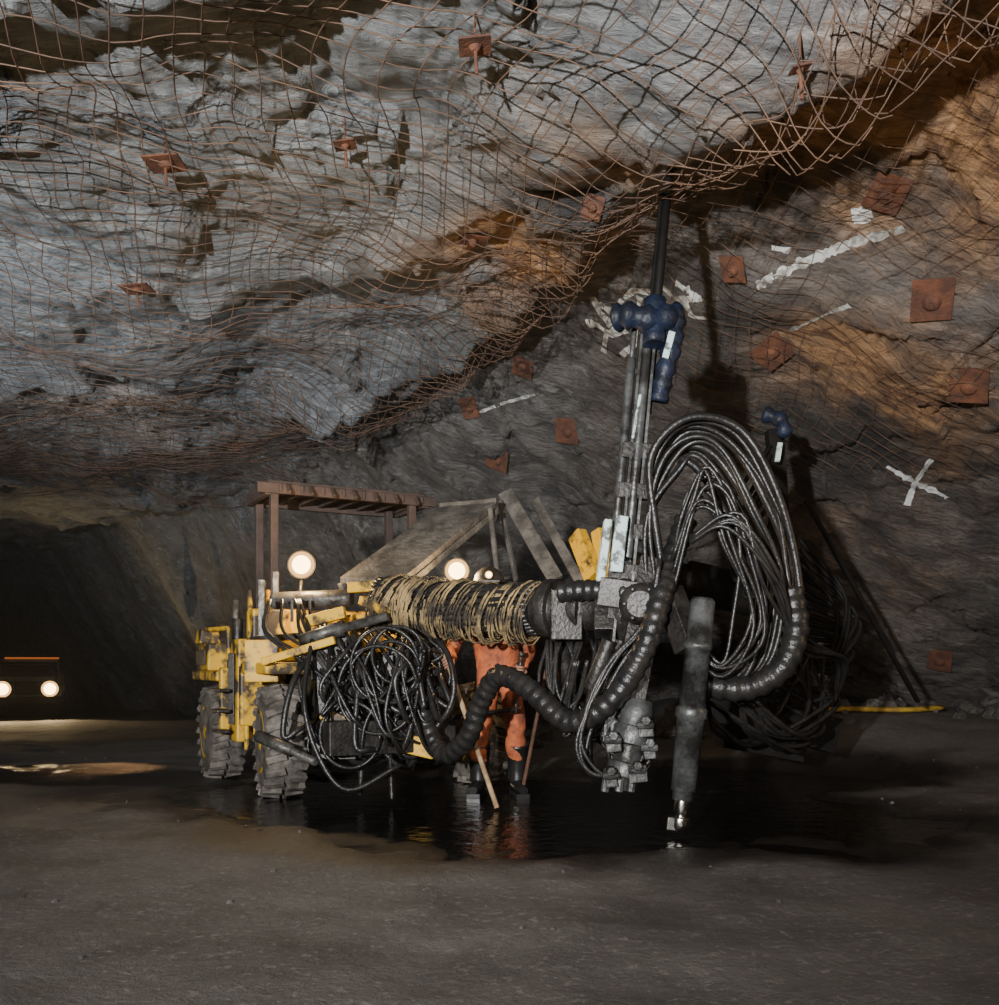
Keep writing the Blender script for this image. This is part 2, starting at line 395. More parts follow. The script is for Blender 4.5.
# ================================================================ CARRIER
V0=Vector((-1.73,7.42,0)); VF=Vector((.48,-.877,0)); VL=Vector((.877,.48,0)); VZ=Vector((0,0,1))
def V(a,b_,c): return V0+VF*a+VL*b_+VZ*c
rig=empty('drilling_jumbo')
def wheel(c,steer,R,w,name):
    ax=(VL*math.cos(steer)+VF*math.sin(steer)); fw=ax.cross(VZ)
    g=B(); p0=c-ax*w/2; p1=c+ax*w/2
    g.cyl(p0,p1,[(0,R*.60),(.02,R*.75),(.06,R*.86),(.16,R*.94),(.5,R*.96),(.84,R*.94),(.94,R*.86),(.98,R*.75),(1,R*.60)],36)
    n=22
    for i in range(n):
        for sd in(-1,1):
            t=2*math.pi*(i+(.5 if sd>0 else 0))/n; rd=fw*math.cos(t)+VZ*math.sin(t); tg=-fw*math.sin(t)+VZ*math.cos(t)
            q0=c+ax*sd*w*.50+rd*R*.915; q1=c+ax*sd*w*.03+rd*R*.97+tg*.045
            g.beam(q0,q1,.055,.055,rd)
    g.done('tyre_'+name,'tyre',rig,.006)
    h=B(); 
    for sd in(-1,1):
        h.cyl(c+ax*sd*w*.30,c+ax*sd*w*.5,[(0,R*.62),(.6,R*.62),(1,R*.58),(1,R*.5),(.5,R*.45),(.5,R*.2),(1.0,R*.16),(1.1,R*.1)],24)
        for i in range(8):
            t=2*math.pi*i/8; rd=fw*math.cos(t)+VZ*math.sin(t); h.rod(c+ax*sd*w*.38+rd*R*.32,c+ax*sd*w*.47+rd*R*.32,.018,6)
    h.done('hub_'+name,'yellow',rig)
R=.43
wheel(V(.04,0.0,R-.02),.12,R,.30,'front_right'); wheel(V(-1.36,-.14,.40),.02,.41,.28,'rear_right')
wheel(V(0,1.75,R-.02),.12,R,.32,'front_left'); wheel(V(-1.36,1.85,.40),.05,.41,.30,'rear_left')
def vb(g,a0,a1,b0,b1,c0,c1,ta=0,tb=0):
    g.hexa([V(a0,b0,c0),V(a0,b1,c0),V(a1,b1,c0),V(a1,b0,c0),V(a0+ta,b0+tb,c1),V(a0+ta,b1-tb,c1),V(a1-ta,b1-tb,c1),V(a1-ta,b0+tb,c1)])
g=B()
vb(g,-2.3,-.95,.2,1.6,.45,1.12,.05,.03)      # engine hood
vb(g,-2.05,-1.0,-.26,.22,.86,.95)            # rear fender top
vb(g,-1.00,-.92,-.24,.22,.40,.98)            # rear fender front skirt
vb(g,-1.95,-1.45,-.24,.10,.95,1.20,.04,.02)   # tank
vb(g,-1.98,-1.75,-.25,-.05,1.2,1.34,.02,.02)
vb(g,-.90,-.60,-.18,.06,.36,1.22,.02,.02)    # side cabinet
vb(g,-.48,.30,-.18,.16,.93,1.02)             # front fender top
vb(g,-.60,-.38,-.1,1.6,1.02,1.46)            # dash
vb(g,-.54,-.46,-.18,.2,.5,1.0)
vb(g,-.65,.7,.5,1.05,.42,.70)                 # chassis
vb(g,-.2,.35,.45,1.0,1.10,1.40,.05,.05)
g.done('yellow_body','yellow',rig,.018)
g=B()
vb(g,-1.90,-1.50,-.255,-.245,1.0,1.14)
for i in range(5): vb(g,-.84+.04*i,-.82+.04*i,-.195,-.18,.5,1.1)
vb(g,-2.2,.7,.4,1.1,.35,.47); vb(g,-.3,.75,.35,1.08,.72,1.08)
vb(g,-.62,-.2,.9,1.6,.72,1.3); vb(g,.72,.95,.1,1.08,.36,.60); vb(g,-.92,-.62,.1,1.5,.45,1.05)
vb(g,-.3,.5,.22,.5,.55,1.1)
g.rod(V(0,0,R),V(0,1.75,R),.09); g.rod(V(-1.36,0,.4),V(-1.36,1.8,.4),.09)
for i in range(5): g.rod(V(.80,.35+.15*i,.80),V(.95,.35+.15*i,.80),.045,10); g.rod(V(.80,.35+.15*i,.95),V(.9,.35+.15*i,.95),.035,10)
for i in range(6): vb(g,-2.1+.2*i,-2.0+.2*i,.19,.22,.6,1.05)
g.rod(V(-.9,-.1,1.1),V(-.9,-.1,1.4),.045); g.rod(V(-1.9,.3,1.1),V(-1.9,.3,1.4),.05)
for z in(.45,.62,.79): g.beam(V(-.85,-.28,z),V(-.6,-.28,z),.1,.025)
g.done('chassis_and_axles','dark',rig,.008)
g=B()
g.cyl(S(272,601,7.6),S(352,598,7.5),[(0,.055),(.05,.07),(.93,.07),(1,.06)],18)
g.beam(S(262,580,7.7),S(262,660,7.7),.045,.045); g.beam(S(276,572,7.7),S(276,600,7.7),.04,.04)
for u in(292,298,304,310): g.rod(S(u,622,7.4),S(u,600,7.4),.012,8)
g.cyl(S(300,640,7.0),S(388,616,6.9),[(0,.04),(.5,.06),(.5,.035),(1,.035)],14)
g.cyl(S(258,736,7.0),S(316,762,6.7),[(0,.045),(.6,.045),(.6,.03),(1,.03)],14)
g.rod(S(236,600,8.2),S(236,640,8.2),.03); g.beam(S(252,640,7.6),S(300,636,7.4),.06,.05)
g.done('hydraulic_cylinders','grey',rig)
g=B()
for p in([(250,590,7.9),(250,640,7.8),(246,690,7.8),(247,750,7.8)],[(268,590,7.9),(268,640,7.8),(264,680,7.8)],[(228,628,8.3),(230,680,8.3)],[(205,630,8.9),(228,628,8.6)]):
    g.tube([S(*q) for q in p],.022,8)
g.beam(S(350,588,7.3),S(384,586,7.2),.10,.08); g.beam(S(362,600,7.2),S(388,612,7.0),.07,.07)
g.beam(S(402,742,7.0),S(436,750,6.95),.08,.14); g.beam(S(262,662,7.0),S(335,640,6.9),.05,.06)
g.beam(S(577,534,8.2),S(594,578,8.0),.10,.16); g.beam(S(598,530,8.1),S(606,580,8.0),.08,.12)
g.beam(S(306,622,7.2),S(345,612,7.1),.05,.09); g.beam(S(322,712,6.98),S(350,726,6.95),.05,.1)
g.beam(S(262,640,7.35),S(262,682,7.35),.26,.06,Vector((0,1,0)))
g.done('yellow_brackets','yellow',rig,.01)
g=B(); zr=2.58
A0,A1,B0,B1=-1.50,-.80,.14,1.62
g.hexa([V(A0,B0,zr-.02),V(A0,B1,zr-.02),V(A1,B1,zr-.02),V(A1,B0,zr-.02),V(A0,B0,zr+.02),V(A0,B1,zr+.02),V(A1,B1,zr+.02),V(A1,B0,zr+.02)])
g.beam(V(A1,B0-.1,zr-.05),V(A1,B1+.1,zr-.05),.05,.09); g.beam(V(A0,B0,zr-.06),V(A0,B1,zr-.06),.06,.1)
g.beam(V(A0,B0,zr-.06),V(A1,B0,zr-.06),.06,.1); g.beam(V(A0,B1,zr-.06),V(A1,B1,zr-.06),.06,.1)
for i in range(8): g.beam(V(A1+.04,B0+.1+.19*i,zr-.045),V(A0,B0+.1+.19*i,zr-.045),.03,.07)
for i in range(7): g.beam(V(A1+.06,B0+.15+.2*i,zr-.02),V(A1+.13,B0+.15+.2*i,zr-.10),.03,.03)
for a,b_,z0 in((A1-.05,.20,1.15),(A0+.08,.22,1.1),(A1-.05,1.50,1.1),(A0+.08,1.50,1.1)):
    g.beam(V(a,b_,z0),V(a,b_,zr-.05),.07,.07,VF)
g.beam(V(A1-.05,.20,1.6),V(A0+.08,.22,1.6),.05,.05)
g.done('canopy_roof','roof',rig,.008)
g=B()
a=S(340,577,7.5);b_=S(398,582,7.3);c=S(497,501,8.3);d=S(440,506,8.5)
u=Vector((0,.02,-.05))
g.hexa([a+u,b_+u,c+u,d+u,a,b_,c,d]); 
g.beam(a+u*1.6,d+u*1.6,.05,.06); g.beam(b_+u*1.6,c+u*1.6,.04,.05); g.beam(c,d,.04,.05)
g.rod(S(398,582,7.3),S(398,610,7.3),.03); g.rod(S(490,508,8.2),S(500,600,8.2),.025)
g.done('deflector_plate','slab',rig,.006)
g=B()
for (x0,y0,x1,y1,w) in((505,492,556,580,.14),(535,500,580,582,.09)):
    g.beam(S(x0,y0,8.8),S(x1,y1,8.3),w,.05,Vector((0,1,0)))
g.beam(S(500,500,8.7),S(520,600,8.5),.04,.04)
g.done('rear_guard_plates','slab',rig,.008)
def lamp(p,r,name,par=rig,em='lamp',aim=Vector((0,-1,0))):
    g=B(); g.cyl(p-aim*.10,p+aim*.02,[(0,r*.5),(.3,r*1.1),(.8,r*1.45),(1,r*1.45)],20); g.done(name+'_housing','black',par)
    g=B(); g.cyl(p+aim*.021,p+aim*.028,[(0,r*1.32),(1,r*1.28)],24); g.done(name+'_reflector','rim',par)
    g=B(); g.cyl(p+aim*.028,p+aim*.055,[(0,r*.95),(.5,r*.85),(1,r*.4)],18); g.done(name+'_lens',em,par)
lamp(S(302,565,7.7),.080,'work_lamp_right'); lamp(S(457,571,7.5),.070,'work_lamp_left')
g=B(); g.rod(S(302,572,7.75),S(300,602,7.6),.015); g.rod(S(457,578,7.55),S(455,605,7.4),.015); g.done('lamp_brackets','dark',rig)

# ================================================================ BOOM & FEED
g=B()
bm=[S(385,598,7.25),S(440,603,6.95),S(540,608,6.45),S(640,612,6.05)]
g.tube(bm,[.12,.13,.12,.13],16)
g.cyl(S(540,608,6.45),S(640,612,6.05),[(0,.17),(.08,.17),(.08,.20),(.18,.20),(.18,.15),(.35,.15),(.35,.19),(.5,.19),(.5,.14),(.72,.14),(.72,.21),(.95,.21),(1,.16)],24)
g.beam(S(566,590,6.2),S(566,640,6.2),.14,.2); g.beam(S(604,588,6.1),S(604,634,6.0),.12,.18)
g.done('boom_arm','dark',rig,.006)
d_,a_,u_=frame(bm[2]-bm[0]); CL=cr(bm[:3],20)
g=B()
for i in range(26):
    t=math.pi*(.1+ i/25*1.9); pts=[]
    for k in range(9):
        s_=k/8; c=cr(bm[:3],4)[k]; rr=.160+.014*math.sin(k*2.1+i)
        pts.append(c+a_*rr*math.cos(t+.35*s_)+u_*rr*math.sin(t+.35*s_)+Vector((0,0,-.03*math.sin(math.pi*s_))))
    g.tube(pts,.021,6,True,3)
g.done('boom_hose_sleeve','hose',rig)
g=B(); r4=random.Random(11)
for k in range(120):
    s_=k/119+r4.uniform(-.006,.006); s_=max(0,min(.999,s_)); q=s_*(len(CL)-1); c=CL[int(q)].lerp(CL[min(int(q)+1,len(CL)-1)],q%1)
    full=r4.random()<.30; t0=0 if full else math.pi*r4.uniform(.75,1.15); t1=2*math.pi if full else math.pi*r4.uniform(1.85,2.3)
    rr=.186+r4.uniform(-.012,.012); sl=r4.uniform(.04,.11); sg=r4.uniform(.05,.42); pts=[]
    for j in range(15):
        t=t0+(t1-t0)*j/14; sag=1+sg*max(0,-math.sin(t))
        pts.append(c+a_*rr*math.cos(t)+u_*rr*math.sin(t)*sag+d_*(sl*math.sin(t)+.014*nz(k*.7,j*.5))+Vector((0,0,-.01)))
    g.tube(pts,r4.uniform(.005,.0095),5,False)
g.done('boom_rope_lashing','rope',rig)
mt=S(673,128,6.15); mb=S(612,790,5.95); dM=(mb-mt)
def Mp(t,dx=0,dy=0):
    d_,a_,u_=frame(dM,Vector((0,1,0))); return mt+dM*t+a_*(-dx)+Vector((0,dy,0))
sx=1 if (Mp(.5,1).x>Mp(.5).x) else -1
def Q(t,dx=0,dy=0): return Mp(t,dx*sx,dy)
g=B()
g.rod(Q(-.05),Q(.44),.030,14); g.rod(Q(.0,-.035),Q(.30,-.035),.014,8)
g.done('drill_steel','black',rig)
g=B()
for dx in(-.085,.0): g.beam(Q(.27,dx),Q(.93,dx),.02,.16,Vector((0,1,0)))
g.beam(Q(.30,-.042,.05),Q(.93,-.042,.05),.09,.03,Vector((0,1,0)))
for t in np.arange(.32,.92,.06): g.beam(Q(t,-.1,-.03),Q(t,.015,-.03),.02,.03)
g.rod(Q(.36,-.13,-.02),Q(.70,-.13,-.02),.028); g.rod(Q(.3,-.13,-.02),Q(.37,-.13,-.02),.018)
g.rod(Q(.30,-.045,-.06),Q(.66,-.045,-.06),.03)
g.done('feed_rail','mast',rig,.004)
g=B(); g.beam(S(608,520,5.95),S(600,582,5.95),.05,.10,Vector((0,1,0))); g.beam(S(622,516,5.88),S(616,572,5.88),.08,.05,Vector((0,1,0))); g.beam(S(640,395,6.0),S(632,440,6.0),.02,.06,Vector((0,1,0)))
g.done('painted_feed_bracket','cyan',rig,.01)
g=B()
g.tube([S(616,318,6.0),S(630,316,5.95),S(655,320,5.95),S(678,314,6.0)],lambda u,i:.078+.014*math.sin(i*1.4),14)
g.tube([S(676,318,6.0),S(672,345,6.0),S(664,375,6.02),S(658,402,6.05)],lambda u,i:.062+.010*math.sin(i*1.9),14)
g.tube([S(655,300,6.0),S(654,345,5.95)],.07,14)
g.done('centraliser_sleeve','blue',rig)
g=B(); g.beam(S(672,332,5.93),S(665,358,5.93),.04,.02,Vector((0,1,0))); g.done('centraliser_stripe','cyan',rig)
g=B()
g.cyl(S(640,700,5.8),S(620,790,5.75),[(0,.08),(.15,.10),(.3,.10),(.3,.12),(.5,.12),(.5,.085),(.7,.085),(.7,.11),(.86,.11),(.86,.065),(1,.05)],18)
for q,w in(((612,735),.09),((648,742),.07),((636,765),.11),((610,770),.07),((644,720),.09)):
    p=S(q[0],q[1],5.68); g.beam(p,p+Vector((.01,0,-.1)),w,w); g.rod(p+Vector((-.05,-.05,-.03)),p+Vector((.05,-.05,-.03)),.022,8); g.rod(p+Vector((0,-.09,0)),p+Vector((0,0,0)),.03,6)
for u in(608,622,634): g.rod(S(u,768,5.7),S(u-3,792,5.7),.025,8)
g.done('rock_drill','mast',rig,.006)
g=B()
g.beam(S(655,560,6.0),S(628,700,5.9),.20,.14,Vector((0,1,0))); g.beam(S(600,592,6.0),S(672,602,5.9),.20,.18)
g.cyl(S(640,604,5.78),S(640,604,6.3),[(0,.08),(.1,.13),(.9,.13),(1,.12)],20)
for i in range(6):
    t=2*math.pi*i/6; g.rod(S(640,604,5.80)+Vector((.1*math.cos(t),-.035,.1*math.sin(t))),S(640,604,5.9)+Vector((.1*math.cos(t),0,.1*math.sin(t))),.015,6)
g.beam(S(668,590,5.9),S(690,650,5.75),.14,.14); g.rod(S(610,640,5.9),S(590,690,5.95),.05)
for t in(.5,.56,.62,.68,.74): g.beam(Q(t,-.14,-.05),Q(t,.06,-.05),.06,.10)
g.done('feed_carriage','dark',rig,.008)
jt=S(703,598,5.68); jb=S(679,832,5.65); jb.z=.0
g=B(); g.cyl(jt,jt.lerp(jb,.48),[(0,.06),(.03,.075),(.4,.078),(.4,.084),(.46,.084),(.46,.075),(1,.075)],22)
g.cyl(jt.lerp(jb,.46),jt.lerp(jb,.86),[(0,.075),(.03,.094),(.12,.094),(.14,.082),(.9,.074),(.9,.062),(1,.062)],22); g.done('jack_cylinder','mast',rig)
g=B(); g.cyl(jt.lerp(jb,.84),jt.lerp(jb,.99),[(0,.045),(.5,.045),(.5,.03),(.62,.03),(.62,.055),(.9,.055),(1,.04)],18)
g.beam(jt.lerp(jb,.93)+Vector((-.05,-.02,0)),jt.lerp(jb,.985)+Vector((-.05,-.02,0)),.03,.06); g.done('jack_foot','chrome',rig,.004)
g=B()
for i in range(10):
    o=i*5.2; dd=.06*(i%4)
    j=lambda k: 11*nz(i*1.7,k*2.3)
    D=5.85+dd
    g.tube([S(668-o*.5,600,D+.1),S(656-o*.2+j(8),520+j(1),D+.05),S(657+o*.5+j(2),455+o*.3,D),S(690+j(3),418+o*.9,D-.05),S(740-o*.7+j(4),430+o*1.0,D-.05),S(776-o*.75+j(5),490+o,D-.05),S(797-o*.8+j(9),560+o*.4,D),S(800-o*.9,620,D),S(786-o*.8,662,D),S(750-o*.4,685+j(6),D),S(712,684+j(7),D+.05),S(690,672,D+.1)],.017 if i%3 else .025,8)
for i in range(8):
    j=lambda k: 26*nz(i*3.1,k*1.3+9)
    D=5.7+.05*(i%3)
    g.tube([S(672,560+6*i,D+.1),S(690+j(1),500+j(2),D),S(706+3*i,470+j(3)*2+i*5,D-.05),S(728+j(4)+2*i,540,D-.05),S(742+j(5)+3*i,620+j(6),D),S(722,668+j(7),D),S(690+j(8),640,D+.05)],.013,7)
for i in range(7):
    j=lambda k: 22*nz(i*2.7,k*1.9+30)
    D=5.75+.06*(i%3)
    g.tube([S(660,560,D),S(648+j(1),620,D),S(610+j(2),670+j(3),D),S(585+j(4),740,D),S(600+j(5),775,D),S(640+j(6),760+j(7),D),S(655,720,D)],.014,7)
for i in range(6):
    j=lambda k: 16*nz(i*4.7,k*1.9+60)
    g.tube([S(690,540+j(1),5.7),S(735+j(2),520+j(3),5.6),S(770+j(4),575+j(5),5.65),S(800,640+j(6),5.9),S(842+j(7),660,6.6),S(835,700+j(8),7)],.013,7)
g.done('feed_hoses','hose',rig)
g=B()
g.ribbed([S(686,520,5.95),S(672,560,5.9),S(660,600,5.75),S(644,650,5.7),S(612,700,5.75),S(570,722,5.9),S(530,690,6.1),S(500,676,6.3),S(482,700,6.45),S(466,740,6.6),S(440,752,6.8),S(418,700,7.0)],.066,.074,.07)
g.ribbed([S(791,590,5.85),S(796,630,5.8),S(782,668,5.8),S(748,688,5.85),S(706,686,5.9)],.072,.082,.08)
g.ribbed([S(560,592,6.1),S(600,590,6.0),S(650,594,5.85),S(668,580,5.85)],.062,.070,.06)
g.done('armoured_hose','hose',rig)
g=B()
rnd=random.Random(3)
for i in range(62):
    u0=rnd.uniform(300,445); v0=rnd.uniform(622,670); D=rnd.uniform(6.75,7.2)
    u1=rnd.uniform(318,445); v1=rnd.uniform(670,760)
    um=(u0+u1)/2+rnd.uniform(-40,40); vm=(v0+v1)/2+rnd.uniform(-10,60)
    g.tube([S(u0,v0,D+.25),S((u0+um)/2+rnd.uniform(-10,10),(v0+vm)/2-8,D),S(um,vm,D-.08),S((u1+um)/2,min(785,(v1+vm)/2+rnd.uniform(-5,35)),D-.04),S(u1,v1,D+.2)],rnd.choice([.012,.015,.022]),7)
for cx,cy,r in((385,665,34),(392,672,28),(398,655,26),(378,690,40),(350,735,30)):
    g.tube([S(cx+r*math.cos(t),cy+r*1.1*math.sin(t),6.76+.03*math.sin(2*t)) for t in np.linspace(0,6.1,14)],.014,7)
for i in range(16):
    u0=rnd.uniform(545,600); u1=rnd.uniform(565,640)
    g.tube([S(u0,640,6.3),S(u0+rnd.uniform(-15,15),690,6.2),S((u0+u1)/2+rnd.uniform(-20,15),735+rnd.uniform(-20,35),6.15),S(u1,700,6.1),S(u1+10,660,6.0)],.013,7)
for i in range(14):
    u0=rnd.uniform(690,760)
    g.tube([S(u0,700,6.6),S(u0+rnd.uniform(10,60),735,6.8),S(u0+60+rnd.uniform(-10,40),rnd.uniform(690,755),7.2),S(800+rnd.uniform(-30,50),rnd.uniform(640,750),7.6)],.017,7)
for i in range(7):
    u0=rnd.uniform(262,300)
    g.tube([S(u0,600,7.3),S(u0+rnd.uniform(-6,12),632,7.1),S(u0+rnd.uniform(10,40),660,7.0),S(u0+60,690+rnd.uniform(-20,20),6.95)],.013,7)
g.tube([S(312,640,6.95),S(304,700,6.7),S(318,755,6.65),S(348,790,6.65),S(400,765,6.75)],.018,8)
g.done('carrier_hoses','hose',rig)
g=B()
g.beam(S(340,640,7.25),S(340,760,7.15),.40,.30); g.beam(S(412,650,7.3),S(415,745,7.2),.42,.3)
g.rod(S(320,690,7.0),S(435,700,6.9),.05); g.rod(S(390,750,6.95),S(392,800,6.85),.02); g.rod(S(362,760,7.0),S(360,795,7.0),.02)
for i in range(8): g.beam(S(318+14*i,655,7.05),S(318+14*i,680,7.05),.07,.09); g.rod(S(318+14*i,655,7.02),S(318+14*i,640,7.0),.012,6)
g.rod(S(560,640,6.5),S(575,700,6.3),.07)
g.done('valve_banks','dark',rig,.006)
g=B()
g.cyl(S(600,560,8.2),S(770,600,8.4),[(0,.14),(.5,.14),(.5,.18),(1,.18)],18)
g.beam(S(774,430,8.2),S(792,690,8.2),.13,.14,Vector((0,1,0))); g.beam(S(795,690,8.2),S(802,730,8.1),.3,.25)
g.beam(S(806,500,8.9),S(918,702,9.6),.035,.06,Vector((0,1,0)))
g.beam(S(700,700,8.0),S(830,735,8.1),.35,.3); g.beam(S(720,735,7.8),S(800,750,7.8),.3,.18)
for i in range(14):
    j=lambda k: 22*nz(i*4.1,k*1.7+80)
    g.tube([S(768+j(1)*.5,445+i*9,8.1),S(742+j(2)*1.5,520+6*i+j(7),8.0),S(776+j(3),600,7.9),S(820+j(4),665+j(6),7.9),S(846+j(5),600+4*i,8.1),S(800,540+9*i,8.2)],.021,7)
g.done('second_boom_and_feed','black',rig,.006)
g=B(); g.tube([S(764,414,8.0),S(780,420,7.95),S(786,436,8.0)],lambda u,i:.062+.012*math.sin(i*1.4),12); g.done('second_feed_sleeve','blue',rig)
g=B(); g.beam(S(780,443,7.95),S(777,462,7.95),.04,.03,Vector((0,1,0))); g.done('second_feed_stripe','cyan',rig)
g=B(); p0=S(436,628,7.02); p1=S(497,808,6.64); p1.z=0.0; g.rod(p0,p1,.018,10); g.done('wooden_pole','pole')
q0=S(550,652,7.0); q1=S(521,785,7.3); q1.z=-.02; g=B(); g.rod(q0,q1,.014,10); g.done('steel_bar','rust',None)
p,n=hit(940,408); g=B(); g.rod(p+Vector((-.27,-.15,.0)),p+Vector((.25,-.12,.0)),.014,8); g.rod(p+Vector((-.27,-.15,0)),p+Vector((-.2,-.15,0)),.022,8); g.rod(p+Vector((.2,-.12,0)),p+Vector((.22,.3,0)),.01,8); g.done('protruding_drill_rod','rust')
g=B(); pts=[]
for u,D in((828,11.6),(850,11.5),(880,11.3),(910,11.2),(942,11.4)):
    x=(u-499.5)/F*D; pts.append(Vector((x,D,floorz(x,D)+.05)))
g.tube(pts,.055,8,True,5,.6); g.done('ochre_hose','ochre')
g=B(); r5=random.Random(5)
for i in range(300):
    if i<170:
        u=r5.uniform(.2,8.5); y=12.6-.14*u+r5.gauss(0,.5); x=u; s=abs(r5.gauss(.05,.07))+.03
    else: x=r5.uniform(-5,5); y=r5.uniform(3,12); s=r5.uniform(.006,.018)
    if puddle(x,y)>-.1: continue
    z=floorz(x,y); i0=len(g.v)
    g.ball((x,y,z+s*.25),s,6,(1,1,.7))
    for q in range(i0,len(g.v)): g.v[q]+=Vector((nz(q*1.7,i),nz(q*1.7,i,5),nz(q*1.7,i,9)))*s*.7
g.sm=[False]*len(g.sm); g.done('loose_rock_muck',M['rock'])

# ================================================================ MINER
mn=empty('miner')
P0=Vector((.0,7.42,0))
J={ 'pelvis':((0,0,.95),(.155,.12)),'waist':((-.02,-.03,1.10),(.145,.118)),'chest':((-.06,-.09,1.30),(.18,.13)),'neckb':((-.07,-.13,1.43),(.075,.07)),
 'neck':((-.07,-.15,1.48),(.055,.055)),'head':((-.08,-.17,1.55),(.072,.085)),'crown':((-.08,-.16,1.63),(.075,.09)),
 'shR':((-.23,-.11,1.37),(.075,.075)),'elR':((-.36,-.20,1.13),(.055,.055)),'wrR':((-.36,-.40,1.03),(.036,.032)),
 'shL':((.12,-.08,1.37),(.075,.075)),'elL':((.24,-.03,1.11),(.055,.055)),'wrL':((.18,-.23,.97),(.036,.032)),
 'hipR':((-.09,0,.88),(.11,.11)),'knR':((-.15,-.09,.50),(.082,.085)),'anR':((-.16,0,.22),(.072,.072)),
 'hipL':((.08,0,.88),(.11,.11)),'knL':((.12,-.07,.50),(.085,.088)),'anL':((.14,0,.22),(.075,.075))}
E=[('pelvis','waist'),('waist','chest'),('chest','neckb'),('neckb','neck'),('neck','head'),('head','crown'),('chest','shR'),('shR','elR'),('elR','wrR'),('chest','shL'),('shL','elL'),('elL','wrL'),('pelvis','hipR'),('hipR','knR'),('knR','anR'),('pelvis','hipL'),('hipL','knL'),('knL','anL')]
keys=list(J); me=bpy.data.meshes.new('body'); me.from_pydata([tuple(P0+Vector(J[k][0])) for k in keys],[(keys.index(a),keys.index(b_)) for a,b_ in E],[])
bo=bpy.data.objects.new('body_src',me); scene.collection.objects.link(bo)
md=bo.modifiers.new('skin','SKIN')
for i,k in enumerate(keys):
    me.skin_vertices[0].data[i].radius=J[k][1]; me.skin_vertices[0].data[i].use_root=(k=='pelvis')
sb=bo.modifiers.new('sub','SUBSURF'); sb.levels=2
dg=bpy.context.evaluated_depsgraph_get(); me2=bpy.data.meshes.new_from_object(bo.evaluated_get(dg))
bpy.data.objects.remove(bo)
me2.materials.clear(); me2.materials.append(M['orange']); me2.materials.append(M['skin'])
for p in me2.polygons:
    p.use_smooth=True
    if p.center.z>1.46: p.material_index=1
for v in me2.vertices:
    if v.co.z<1.40: v.co+=Vector((nz(v.co.x*9,v.co.y*9,v.co.z*14),nz(v.co.x*9+7,v.co.y*9,v.co.z*14),0))*.022
bod=bpy.data.objects.new('body',me2); scene.collection.objects.link(bod); bod.parent=mn
hc=P0+Vector((-.08,-.17,1.57))
g=B(); g.tube([hc+Vector((0,-.08,.03)),hc+Vector((0,-.112,-.01)),hc+Vector((0,-.09,-.022))],[.009,.016,.010],8)
for sd in(-1,1): g.ball(hc+Vector((sd*.078,0,0)),.028,10,(.35,.6,1))
g.done('nose_and_ears','skin',mn)
g=B(); 
for sd in(-1,1): g.ball(hc+Vector((sd*.03,-.079,.03)),.011,8)
g.tube([hc+Vector((-.022,-.082,-.05)),hc+Vector((0,-.09,-.052)),hc+Vector((.022,-.082,-.05))],.004,6); g.done('eyes_and_mouth','black',mn)
g=B(); c=hc+Vector((0,.01,.055))
g.cyl(c,c+Vector((0,0,.13)),[(0,.150),(.06,.150),(.08,.118),(.3,.116),(.6,.098),(.85,.06),(1,.01)],24)
g.beam(c+Vector((0,-.10,.01)),c+Vector((0,-.19,.0)),.16,.012); g.done('hard_hat','helmet',mn)
lamp(c+Vector((.0,-.135,.05)),.022,'cap_lamp',mn)
g=B()
for ax,ay,tx in((-.16,0,-.05),(.14,0,.05)):
    a=P0+Vector((ax,ay,0))
    g.tube([a+Vector((0,-.04,.40)),a+Vector((0,0,.30)),a+Vector((0,.01,.18)),a+Vector((0,.01,.09))],[.090,.084,.072,.072],14)
    g.tube([a+Vector((-tx*.2,.07,.055)),a+Vector((0,.0,.065)),a+Vector((tx*.4,-.10,.055)),a+Vector((tx*.9,-.21,.045))],[.05,.06,.056,.035],14,True,5,.85)
    g.beam(a+Vector((-tx*.2,.10,.0)),a+Vector((tx*.8,-.22,.0)),.10,.04)
g.done('rubber_boots','boot',mn)
g=B(); g.tube([P0+Vector((.165*math.cos(t)-.0,-.0+.135*math.sin(t),1.0)) for t in np.linspace(0,6.28,20)],.022,8,False); g.beam(P0+Vector((.15,-.06,1.02)),P0+Vector((.16,-.06,.88)),.1,.07); g.done('battery_belt','black',mn)
def grip(c,axis,wrist,r,sgn):
    axis=axis.normalized(); to=(wrist-c); to=(to-axis*to.dot(axis)).normalized(); sd=axis.cross(to)*sgn
    g=B()
    for i,(ln,rd) in enumerate(((.92,.0095),(1.08,.0098),(1.0,.0095),(.82,.0082))):
        off=axis*((1.5-i)*.021); pts=[]
        for k in range(8):
            t=.45+ k/7*3.9*ln; rr=r+.012
            pts.append(c+off+to*(math.cos(t)*rr+ (.016 if k==0 else 0))+sd*math.sin(t)*rr)
        g.tube(pts,[rd*1.1,rd,rd*.95,rd*.75],8,True,3)
    th=[c+axis*.03+to*(r+.035)-sd*.006,c+axis*.042+to*(r+.014)-sd*(.022),c+axis*.04-to*.004-sd*(r+.012),c+axis*.026-to*(r+.010)-sd*.008]
    g.tube(th,[.013,.012,.011,.008],8,True,4)
    g.tube([wrist,wrist.lerp(c+to*(r+.03),.5),c+to*(r+.022)+sd*.006,c+to*(r+.010)+sd*.014],[.030,.034,.042,.034],12,True,5,.62)
    return g
wR=P0+Vector((-.36,-.40,1.03)); ax=(p0-p1).normalized(); t=(wR-p1).dot(ax); cpt=p1+ax*t
grip(cpt+ax*-.03,ax,wR,.018,1).done('hand_right','skin',mn)
wL=P0+Vector((.18,-.23,.97)); lc=wL+Vector((-.03,-.09,-.02))
grip(lc,Vector((.1,.1,1)),wL,.014,-1).done('hand_left','skin',mn)
